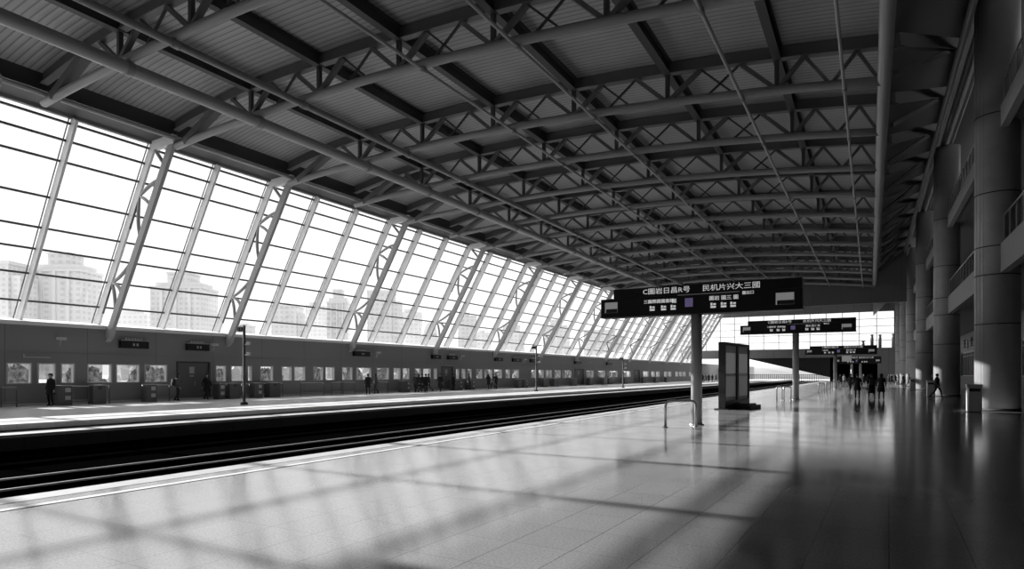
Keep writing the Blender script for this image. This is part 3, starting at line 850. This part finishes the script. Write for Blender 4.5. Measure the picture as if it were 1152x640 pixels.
DISP = [(133, 164), (208, 232), (396, 413), (484, 493), (502, 512), (555, 563), (575, 584), (595, 602), (645, 652), (681, 689)]
for i, (a, b) in enumerate(DISP):
    y0, y1 = Yof(a), Yof(b)
    if y1 - y0 > 2.2: y1 = y0 + 2.2
    t = thing('platform_display', 'black display box on the upper wall, %s' % ['left of the wide grey door', 'right above the wide grey door'][i] if i < 2 else 'black display box on the upper wall, %s from the left end' % ORD[i],
              'display', (WX, (y0 + y1) / 2, 0), 0, 'black display boxes on the far wall')
    hw = (y1 - y0) / 2
    MB().box(0.02, 0.32, -hw, hw, 3.28, 3.72).build('case', M['black_panel'], t)
    MB().box(0.02, 0.30, -hw, hw, 3.72, 3.78).build('top_trim', M['frame'], t)
    for k in range(6): MB().box(0.1, 0.14, -hw * 0.6 + k * hw * 0.22, -hw * 0.6 + k * hw * 0.22 + hw * 0.13, 3.78, 3.92).build('letter_block', M['label'], t)
    for k in range(2): MB().box(0.32, 0.33, -0.15 + k * 0.22, -0.03 + k * 0.22, 3.42, 3.58).build('digit', M['frame'], t)
for i, (u, z) in enumerate(((66, 3.55), (238, 3.6), (422, 3.55), (517, 3.6), (588, 3.5), (660, 3.5))):
    t = thing('security_camera', 'small pale security camera on the far wall, %s from the left' % ORD[i], 'camera', (WX, Yof(u), z), 0, 'security cameras on the far wall')
    MB().tube([(0, 0, -0.3), (0.12, 0, -0.3), (0.2, 0, 0.0), (0.4, 0, 0.1)], 0.025, 6).build('bracket', M['label'], t, True)
    MB().box(0.25, 0.5, -0.25, 0.18, 0.05, 0.2).build('body', M['label'], t)
for i, (a, b) in enumerate(((26, 62), (500, 508))):
    MBx = MB().box(0, 0.06, 0, 1.3, 0, 0.05).box(0.0, 0.06, 0, 0.05, 0.05, 0.2)
    o = MBx.build('wall_strip_light', M['label']); o.location = (WX + 0.01, Yof(a), 2.6)
    tag(o, ['thin pale strip fixed above the leftmost wall window', 'thin pale strip fixed above the far door'][i], 'wall fitting')

GX = -38.7
CAB = [(62, 78, 1), (102, 116, 0), (162, 173, 1), (243, 250, 1), (255, 267, 0), (283, 292, 1), (300, 312, 0), (450, 458, 1), (508, 517, 1), (525, 531, 1),
       (580, 584, 0), (587, 591, 1), (609, 615, 0), (621, 629, 0), (642, 646, 1), (661, 667, 0), (677, 681, 1), (683, 690, 0), (701, 710, 0), (722, 729, 0), (736, 741, 0), (748, 753, 0)]
def YofX(u, X): return (-X * 720 / 0.871 / (980 - u) + 0.491 * X) / 0.871
gates = []
for i, (a, b, lb) in enumerate(CAB):
    y0, y1 = YofX(a, GX), YofX(b, GX)
    if y1 - y0 > 1.5: y1 = y0 + 1.5
    gates.append((y0, y1))
    t = thing('ticket_gate', ('dark gate cabinet with two pale plates, %s from the left along the far wall' if lb else 'plain dark gate cabinet, %s from the left along the far wall') % ORD[i], 'gate cabinet', (GX, (y0 + y1) / 2, 0), 0, 'gate cabinets along the far wall')
    hw = (y1 - y0) / 2
    MB().prism([(-hw, 0.0), (hw, 0.0), (hw, 1.0), (hw - 0.05, 1.06), (-hw + 0.05, 1.06), (-hw, 1.0)], -0.3, 0.3, 'yz').build('body', M['gate'], t)
    MB().box(-0.32, 0.32, -hw, hw, 1.06, 1.1).build('top', M['frame'], t)
    if lb:
        MB().box(0.3, 0.31, hw - 0.35, hw - 0.08, 0.72, 0.95).build('pale_plate', M['label'], t)
        MB().box(0.3, 0.31, hw - 0.35, hw - 0.08, 0.3, 0.52).build('pale_plate', M['label'], t)
    else: MB().box(0.3, 0.31, -0.1, 0.1, 0.85, 1.0).build('reader', M['totem'], t)
RAILS = [(0, 20), (79, 101), (117, 121), (174, 191), (313, 318), (337, 364), (372, 384), (385, 399), (425, 436), (271, 281), (251, 254), (293, 299)]
for i, (a, b) in enumerate(sorted(RAILS)):
    y0, y1 = YofX(a, GX), YofX(b, GX)
    y0 += 0.05; y1 -= 0.05
    t = thing('barrier_rail', 'low metal barrier frame, %s from the left along the far wall' % ORD[i], 'barrier', (GX, y0, 0), 0, 'barrier frames along the far wall')
    L = max(0.25, y1 - y0)
    for yy in (0, L): MB().tube([(0, yy, 0), (0, yy, 1.03)], 0.03, 8).build('post', M['gate'], t, True)
    MB().tube([(0, 0, 1.03), (0, L, 1.03)], 0.035, 8).build('top_rail', M['frame'], t, True)
    MB().tube([(0, 0, 0.25), (0, L, 0.25)], 0.025, 8).build('lower_rail', M['frame'], t, True)

# ------------------------------------------------------------------ people
def figure_parts(kind):
    """one continuous body grown over a skeleton; returns meshes (body, coat, trousers, hair, bag)"""
    stride = kind['stride']; turn = 0
    v, e, rad = [], [], []
    def J(p, r, par=None):
        v.append(Vector(p)); rad.append(r)
        if par is not None: e.append((par, len(v) - 1))
        return len(v) - 1
    pel = J((0, 0, 0.95), 0.15)
    wst = J((0, 0.0, 1.10), 0.125, pel); ch = J((0, 0.01, 1.30), 0.155, wst); nk = J((0, 0.01, 1.46), 0.07, ch)
    nk2 = J((0, -0.005, 1.53), 0.052, nk); hd = J((0, -0.02, 1.60), 0.085, nk2); hd1 = J((0, -0.02, 1.655), 0.092, hd); hd2 = J((0, -0.01, 1.70), 0.07, hd1)
    nose = J((0, -0.115, 1.62), 0.012, hd)
    for s in (-1, 1):
        J((s * 0.088, -0.005, 1.625), 0.014, hd)
        hip = J((s * 0.10, 0, 0.90), 0.095, pel)
        sw = stride * s
        kn = J((s * 0.11, -0.05 - sw * 0.18, 0.50), 0.062, hip)
        an = J((s * 0.11, 0.03 - sw * 0.36 + (0.12 if sw < 0 else 0), 0.09 + (0.05 if sw < 0 else 0)), 0.042, kn)
        J((s * 0.12, an and v[an].y - 0.16, 0.045), 0.034, an)
        J((s * 0.11, v[an].y + 0.04, 0.045), 0.032, an)
        sh = J((s * 0.18, 0.01, 1.40), 0.072, ch)
        aw = -sw * 0.5 + kind.get('arm', 0)
        el = J((s * 0.25, 0.02 - aw * 0.15, 1.13), 0.046, sh)
        if kind.get('bent') and s > 0: wr = J((s * 0.20, -0.20, 1.22), 0.03, el); hdir = Vector((-0.3, -0.6, 0.6)).normalized()
        else: wr = J((s * 0.27, -0.05 - aw * 0.35, 0.89), 0.03, el); hdir = Vector((0, -0.1, -1)).normalized()
        pm_ = J(v[wr] + hdir * 0.07, 0.036, wr)
        side = Vector((0, 1, 0))
        for k in range(4):
            b_ = J(v[pm_] + hdir * 0.03 + side * (0.022 * (k - 1.5)), 0.009, pm_)
            c_ = J(v[b_] + hdir * (0.035 + 0.005 * (k in (1, 2))) + Vector((-s * 0.006, 0, 0)), 0.008, b_)
            J(v[c_] + hdir * 0.02 + Vector((-s * 0.014, 0, 0)), 0.007, c_)
        th = J(v[wr] + hdir * 0.045 - side * 0.035, 0.011, wr)
        J(v[th] + hdir * 0.03 - side * 0.012, 0.009, th)
    me = bpy.data.meshes.new('body'); me.from_pydata([tuple(p) for p in v], e, [])
    o = bpy.data.objects.new('body', me); C.objects.link(o)
    o.modifiers.new('s', 'SKIN')
    for i, sv in enumerate(me.skin_vertices[0].data): sv.radius = (rad[i], rad[i]); sv.use_root = (i == 0)
    sb = o.modifiers.new('u', 'SUBSURF'); sb.levels = 1; sb.render_levels = 1
    out = bpy.data.meshes.new_from_object(o.evaluated_get(bpy.context.evaluated_depsgraph_get()))
    bpy.data.objects.remove(o)
    out.name = 'body'; out.materials.clear(); out.materials.append(M['skin']); out.materials.append(M[kind.get('trs', 'cloth')]); out.materials.append(M[kind['coatm']]); out.materials.append(M['cloth'])
    for p in out.polygons:
        p.use_smooth = True
        z = p.center.z; ax = abs(p.center.x)
        if z < 0.10: p.material_index = 3
        elif z < 1.0 and ax < 0.215: p.material_index = 1
        elif z < 1.49 and not (z < 0.89 and ax > 0.2): p.material_index = 2
    return out, v

def coat_mesh(kind):
    n = 20; m_ = MB(); L = kind['coat']
    prof = [(L, 0.23, 0.19), (L + 0.15, 0.21, 0.175), (0.98, 0.19, 0.155), (1.10, 0.17, 0.14), (1.28, 0.195, 0.16), (1.38, 0.20, 0.15), (1.45, 0.12, 0.10), (1.49, 0.07, 0.075)]
    for z, a, b in prof:
        for j in range(n):
            t = 2 * math.pi * j / n
            wv = 1 + (0.05 * math.sin(5 * t) if z < 1 else 0)
            m_.v.append((a * wv * math.cos(t), 0.005 + b * wv * math.sin(t), z))
    for i in range(len(prof) - 1):
        for j in range(n):
            q = (j + 1) % n
            m_.f.append((i * n + j, i * n + q, (i + 1) * n + q, (i + 1) * n + j))
    return m_
def hair_mesh(long):
    m_ = MB(); n = 16; rings = [(1.58 if not long else 1.40, 0.088 if not long else 0.10), (1.62, 0.104), (1.67, 0.107), (1.72, 0.088), (1.755, 0.045)]
    for z, r in rings:
        for j in range(n):
            t = 2 * math.pi * j / n
            y_ = -0.008 + r * math.sin(t)
            if z < 1.66: y_ = max(y_, -0.035)
            m_.v.append((r * math.cos(t), y_ + 0.008, z))
    for i in range(len(rings) - 1):
        for j in range(n):
            q = (j + 1) % n; m_.f.append((i * n + j, i * n + q, (i + 1) * n + q, (i + 1) * n + j))
    m_.f.append(tuple(range(4 * n, 5 * n))); m_.f.append(tuple(reversed(range(n))))
    return m_
KINDS = [dict(stride=0.0, coat=0.62, coatm='cloth', long=False), dict(stride=0.8, coat=0.78, coatm='cloth2', long=False),
         dict(stride=-0.7, coat=0.55, coatm='cloth', long=True), dict(stride=0.15, coat=0.85, coatm='cloth3', long=True, bent=True, trs='cloth2'),
         dict(stride=0.7, coat=0.42, coatm='cloth', long=False)]
protos = []
def person(k, x, y_, lab, rz=0.0, bag=None, s=1.0, grp=None):
    kd = KINDS[k]
    if 'me' not in kd:
        kd['me'] = figure_parts(kd)[0]
        kd['cm'] = coat_mesh(kd).mesh('coat', M[kd['coatm']], True)
        kd['hm'] = hair_mesh(kd['long']).mesh('hair', M['hair'], True)
        kd['bm'] = MB().box(-0.16, 0.16, 0.16, 0.33, 0.98, 1.40).box(-0.12, 0.12, 0.33, 0.37, 1.0, 1.2).mesh('backpack', M['cloth2'])
        kd['sm'] = MB().box(-0.2, 0.2, -0.12, 0.12, 0.06, 0.62).tube([(-0.1, 0, 0.62), (-0.1, 0, 0.95), (0.1, 0, 0.95), (0.1, 0, 0.62)], 0.012, 6).mesh('suitcase', M['cloth2'])
    t = thing('person', lab, 'person', (x, y_, 0), rz, grp)
    t.scale = (s, s, s)
    link('body', kd['me'], t); link('coat', kd['cm'], t); link('hair', kd['hm'], t)
    if bag == 'pack': link('backpack', kd['bm'], t)
    return t
def right_person(k, u, v, lab, rz, bag=None, s=1.0, grp='travellers on the concourse'):
    D = 720 * EYE / (v - 421); X = PX(u, D); Y = (D + 0.491 * X) / 0.871
    return person(k, X, Y, lab, rz, bag, s, grp)
P_ = math.pi
right_person(0, 964.5, 449, 'person in a long black coat walking away down the concourse', P_, s=1.0)
right_person(4, 980.5, 449, 'person in a dark jacket walking away, middle of the three', P_ + 0.2, 'pack')
right_person(2, 991.5, 450, 'slim person in black walking away, rightmost of the three', P_ - 0.1)
right_person(1, 956.5, 441, 'person in grey partly hidden by the long black coat', P_ * 0.9)
right_person(1, 945, 436, 'person standing just right of the third sign pole', 0.4)
right_person(3, 949.5, 434.5, 'person in a grey coat next to the one at the third pole', 2.4)
right_person(4, 971.5, 434, 'person far off between the two nearest walkers', 0.2, 'pack')
right_person(2, 977, 436.5, 'person far off whose head shows above the dark jacket', 3.2)
for i, (u, v) in enumerate(((1002.5, 431.5), (1005, 431), (1007.5, 432), (1010.5, 433), (999.8, 432.2))):
    right_person(i % 5, u, v, 'person in the far group by the end pier, %s from the left' % ORD[i], 0.5 * i, 'pack' if i == 2 else None)
right_person(0, 1016.5, 435.2, 'person in black by the fourth column, left one', 1.0)
right_person(2, 1022.5, 435.8, 'person in black by the fourth column, right one', 2.0)
person(1, 4.15, 55.2, 'person in a dark coat at the foot of the second column', 1.2, None, 1.0, 'travellers on the concourse')
person(0, 4.3, 61.0, 'person half hidden behind the second litter bin', 2.2, None, 1.0, 'travellers on the concourse')
LP = [(57, -38.0, 0, 'before the leftmost wall windows', None), (199.5, -38.3, 3, 'in pale trousers left of the wide grey door', 'pack'),
      (232, -38.7, 2, 'in black at the right side of the wide grey door', None), (413.5, -36.6, 0, 'in black by the barrier frames, left of a pair', None),
      (422, -37.4, 3, 'by the barrier frames, right of a pair', None), (467, -36.8, 1, 'left end of the group of five', None),
      (470.5, -37.8, 2, 'second in the group of five', None), (474.5, -36.2, 4, 'third in the group of five', None), (478.5, -36.6, 0, 'fourth in the group of five', None),
      (481.5, -37.8, 1, 'right end of the group of five', None), (494.5, -36.4, 4, 'with a backpack just left of the far door', 'pack'),
      (509.5, -38.0, 0, 'just right of the far door', None), (527, -38.0, 3, 'beyond the far door beside a cabinet', None),
      (548.6, -37.0, 2, 'left one of the trio before the middle camera post', None), (554, -38, 1, 'middle one of the trio before the middle camera post', None),
      (557, -37.2, 0, 'right one of the trio before the middle camera post', None)]
for i, (u, X, k, l, bag) in enumerate(LP):
    person(k, X, YofX(u, X), 'person on the far platform ' + l, [0.3, 2.8, 1.6, 4.0, 5.2][i % 5], bag, 1.0, 'travellers on the far platform')
for i, (u, k) in enumerate(((786, 0), (790, 2), (793.5, 1), (797, 4), (801, 0), (805, 2))):
    X = -30.0
    person(k, X, YofX(u, X), 'dark figure past the left end of the hall, %s from the left' % ORD[i], i, None, 1.0, 'figures past the end of the far platform')

# ------------------------------------------------------------------ outside
struct(MB().box(-1500, -41.5, -400, 1500, -1.2, -1.0).build('ground', M['ground']))
struct(MB().box(-41.5, 200, 262, 1500, -1.2, -1.0).build('ground_end', M['ground']))
def blob(rx, ry, rz_, seed, nu=14, nv=9, amp=0.16, flat=True):
    rr = random.Random(seed); m_ = MB(); off = [[1 + rr.uniform(-amp, amp) for _ in range(nu)] for _ in range(nv)]
    for i in range(nv):
        ph = math.pi * (i + 0.5) / nv if not flat else math.pi / 2 * (i + 0.3) / (nv - 0.7)
        for j in range(nu):
            t = 2 * math.pi * j / nu; k = off[i][j]
            m_.v.append((rx * math.sin(ph) * math.cos(t) * k, ry * math.sin(ph) * math.sin(t) * k, rz_ * math.cos(ph) * k))
    for i in range(nv - 1):
        for j in range(nu):
            q = (j + 1) % nu; m_.f.append((i * nu + j, i * nu + q, (i + 1) * nu + q, (i + 1) * nu + j))
    m_.f.append(tuple(range(nu))); m_.f.append(tuple(reversed(range((nv - 1) * nu, nv * nu))))
    return m_
bmeshes = [blob(1.35, 1.3, 3.15, s, 26, 14, 0.13).mesh('shrub', M['bush']) for s in range(5)]
rr = random.Random(3)
y_ = 18.5; i = 0
while y_ < 200 and i < 46:
    o = link('round_shrub', bmeshes[i % 5]); o.location = (-47.5 - 2.4 * (i % 2), y_, -1.0); s_ = rr.uniform(0.9, 1.08)
    o.scale = (s_, s_, s_); o.rotation_euler = (0, 0, rr.uniform(0, 6))
    tag(o, 'grey shrub outside the low wall windows, %s from the left' % ORD[i], 'shrub', 'shrubs outside the wall windows')
    y_ += rr.uniform(2.3, 2.9); i += 1
# low pale garden hummocks
for i in range(12):
    o = link('pale_mound', blob(3.2, 3.4, 3.6, 40 + i).mesh('pale_mound', M['hill'])); o.location = (-60 - rr.uniform(0, 6), 14 + i * 11 + rr.uniform(-3, 3), -1.0)
    tag(o, 'pale rounded mound behind the shrubs, %s from the left' % ORD[i], 'mound', 'pale mounds outside the wall windows')

def at(u, D):
    X_, Z_ = (u - 576) / 720 * D, D
    c_, s_ = math.cos(R(TH)), math.sin(R(TH))
    return Vector((X_ * c_ - Z_ * s_, X_ * s_ + Z_ * c_, 0))
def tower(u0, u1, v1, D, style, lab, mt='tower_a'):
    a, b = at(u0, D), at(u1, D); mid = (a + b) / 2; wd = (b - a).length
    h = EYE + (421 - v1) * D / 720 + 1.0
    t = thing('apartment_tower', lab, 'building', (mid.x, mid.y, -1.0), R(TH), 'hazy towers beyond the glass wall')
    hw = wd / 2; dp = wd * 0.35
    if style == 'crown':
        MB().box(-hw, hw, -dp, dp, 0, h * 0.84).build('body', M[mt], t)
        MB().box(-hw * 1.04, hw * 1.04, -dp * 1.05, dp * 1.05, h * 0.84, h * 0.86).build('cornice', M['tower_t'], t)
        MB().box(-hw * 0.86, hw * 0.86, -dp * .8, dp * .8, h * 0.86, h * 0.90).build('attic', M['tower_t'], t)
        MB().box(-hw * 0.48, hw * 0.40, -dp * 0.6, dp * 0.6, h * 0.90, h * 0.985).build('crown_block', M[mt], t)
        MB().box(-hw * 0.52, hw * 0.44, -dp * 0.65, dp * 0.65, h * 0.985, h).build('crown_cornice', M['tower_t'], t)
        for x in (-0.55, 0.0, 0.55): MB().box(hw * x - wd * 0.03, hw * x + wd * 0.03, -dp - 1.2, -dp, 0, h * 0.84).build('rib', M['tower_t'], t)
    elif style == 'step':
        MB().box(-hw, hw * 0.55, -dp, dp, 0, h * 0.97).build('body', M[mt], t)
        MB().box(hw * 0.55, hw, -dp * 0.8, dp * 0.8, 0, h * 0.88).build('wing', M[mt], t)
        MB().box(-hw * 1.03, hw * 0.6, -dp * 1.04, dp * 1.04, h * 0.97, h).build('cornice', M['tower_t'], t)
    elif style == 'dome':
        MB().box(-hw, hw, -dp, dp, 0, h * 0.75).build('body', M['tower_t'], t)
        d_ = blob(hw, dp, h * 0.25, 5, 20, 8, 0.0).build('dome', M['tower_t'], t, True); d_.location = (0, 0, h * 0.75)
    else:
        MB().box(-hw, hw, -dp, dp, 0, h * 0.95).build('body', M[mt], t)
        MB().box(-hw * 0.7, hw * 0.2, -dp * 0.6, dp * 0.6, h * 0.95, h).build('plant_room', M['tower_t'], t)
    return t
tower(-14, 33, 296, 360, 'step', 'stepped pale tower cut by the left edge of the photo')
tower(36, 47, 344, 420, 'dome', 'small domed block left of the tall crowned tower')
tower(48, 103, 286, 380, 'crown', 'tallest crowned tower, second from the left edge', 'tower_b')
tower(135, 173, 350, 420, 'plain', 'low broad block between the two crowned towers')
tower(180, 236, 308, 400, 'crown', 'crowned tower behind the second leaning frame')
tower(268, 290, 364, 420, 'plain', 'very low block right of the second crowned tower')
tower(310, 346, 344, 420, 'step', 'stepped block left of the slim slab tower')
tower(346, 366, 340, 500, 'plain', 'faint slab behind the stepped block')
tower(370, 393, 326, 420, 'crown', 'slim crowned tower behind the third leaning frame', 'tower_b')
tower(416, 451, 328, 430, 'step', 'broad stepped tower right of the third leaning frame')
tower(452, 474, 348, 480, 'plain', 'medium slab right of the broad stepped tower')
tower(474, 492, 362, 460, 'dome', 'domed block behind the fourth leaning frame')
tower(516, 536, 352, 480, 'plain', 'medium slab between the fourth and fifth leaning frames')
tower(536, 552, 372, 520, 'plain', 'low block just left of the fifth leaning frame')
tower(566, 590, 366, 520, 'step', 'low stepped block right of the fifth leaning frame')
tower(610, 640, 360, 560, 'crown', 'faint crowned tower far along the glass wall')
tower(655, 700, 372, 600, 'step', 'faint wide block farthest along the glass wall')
# things outside past the end of the hall
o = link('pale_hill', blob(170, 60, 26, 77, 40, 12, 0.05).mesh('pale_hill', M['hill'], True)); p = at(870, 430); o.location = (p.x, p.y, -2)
tag(o, 'pale hazy hill beyond the far end of the track', 'hill')
o = thing('platform_hut', 'small grey hut past the end of the far platform', 'hut', (-37.0, 196, 0))
MB().box(-2.2, 2.2, 0, 6, 0, 3.1).build('wall', M['hut'], o); MB().box(-2.6, 2.8, -0.5, 6.5, 3.1, 3.5).build('roof', M['tower_t'], o)
MB().box(2.2, 2.24, 1, 4.5, 0.9, 2.4).build('window', M['totem'], o)
fence_x0, fence_x1 = -33, -9
f = thing('picket_fence', 'dark upright fence bars past the end of the track', 'fence', (0, 232, -1.0))
n = 84
pk = MB().box(-0.10, 0.10, -0.05, 0.05, 0, 2.7).mesh('picket', M['totem'])
for i in range(n):
    o = link('picket', pk, f); o.location = (-42 + 42 * i / (n - 1), 0, 0)
MB().box(-42, 0, -0.03, 0.03, 0.5, 0.62).build('lower_rail', M['totem'], f); MB().box(-42, 0, -0.03, 0.03, 2.5, 2.6).build('upper_rail', M['totem'], f)
for i, (u, v0, v1) in enumerate(((1005, 376, 390), (990, 377, 390), (981, 377, 390), (971, 384, 390))):
    p = at(u, 153)
    t = thing('vent_stack', 'dark vent stack standing outside the end glass, %s from the columns' % ORD[i], 'vent stack', (p.x, p.y, 6.05), 0, 'vent stacks outside the end glass')
    hh = EYE + (421 - v0) * 153 / 720 - 6.05
    MB().lathe([(0.35, 0), (0.35, hh * 0.85), (0.28, hh * 0.9), (0.28, hh)], 12).build('pipe', M['totem'], t, True)
    MB().lathe([(0.42, hh), (0.42, hh + 0.15)], 12).build('cap', M['totem'], t, True)
struct(MB().box(-43, 9.6, YE + 0.9, YE + 12, 6.0, 6.05).build('roof_terrace', M['dark_conc']))
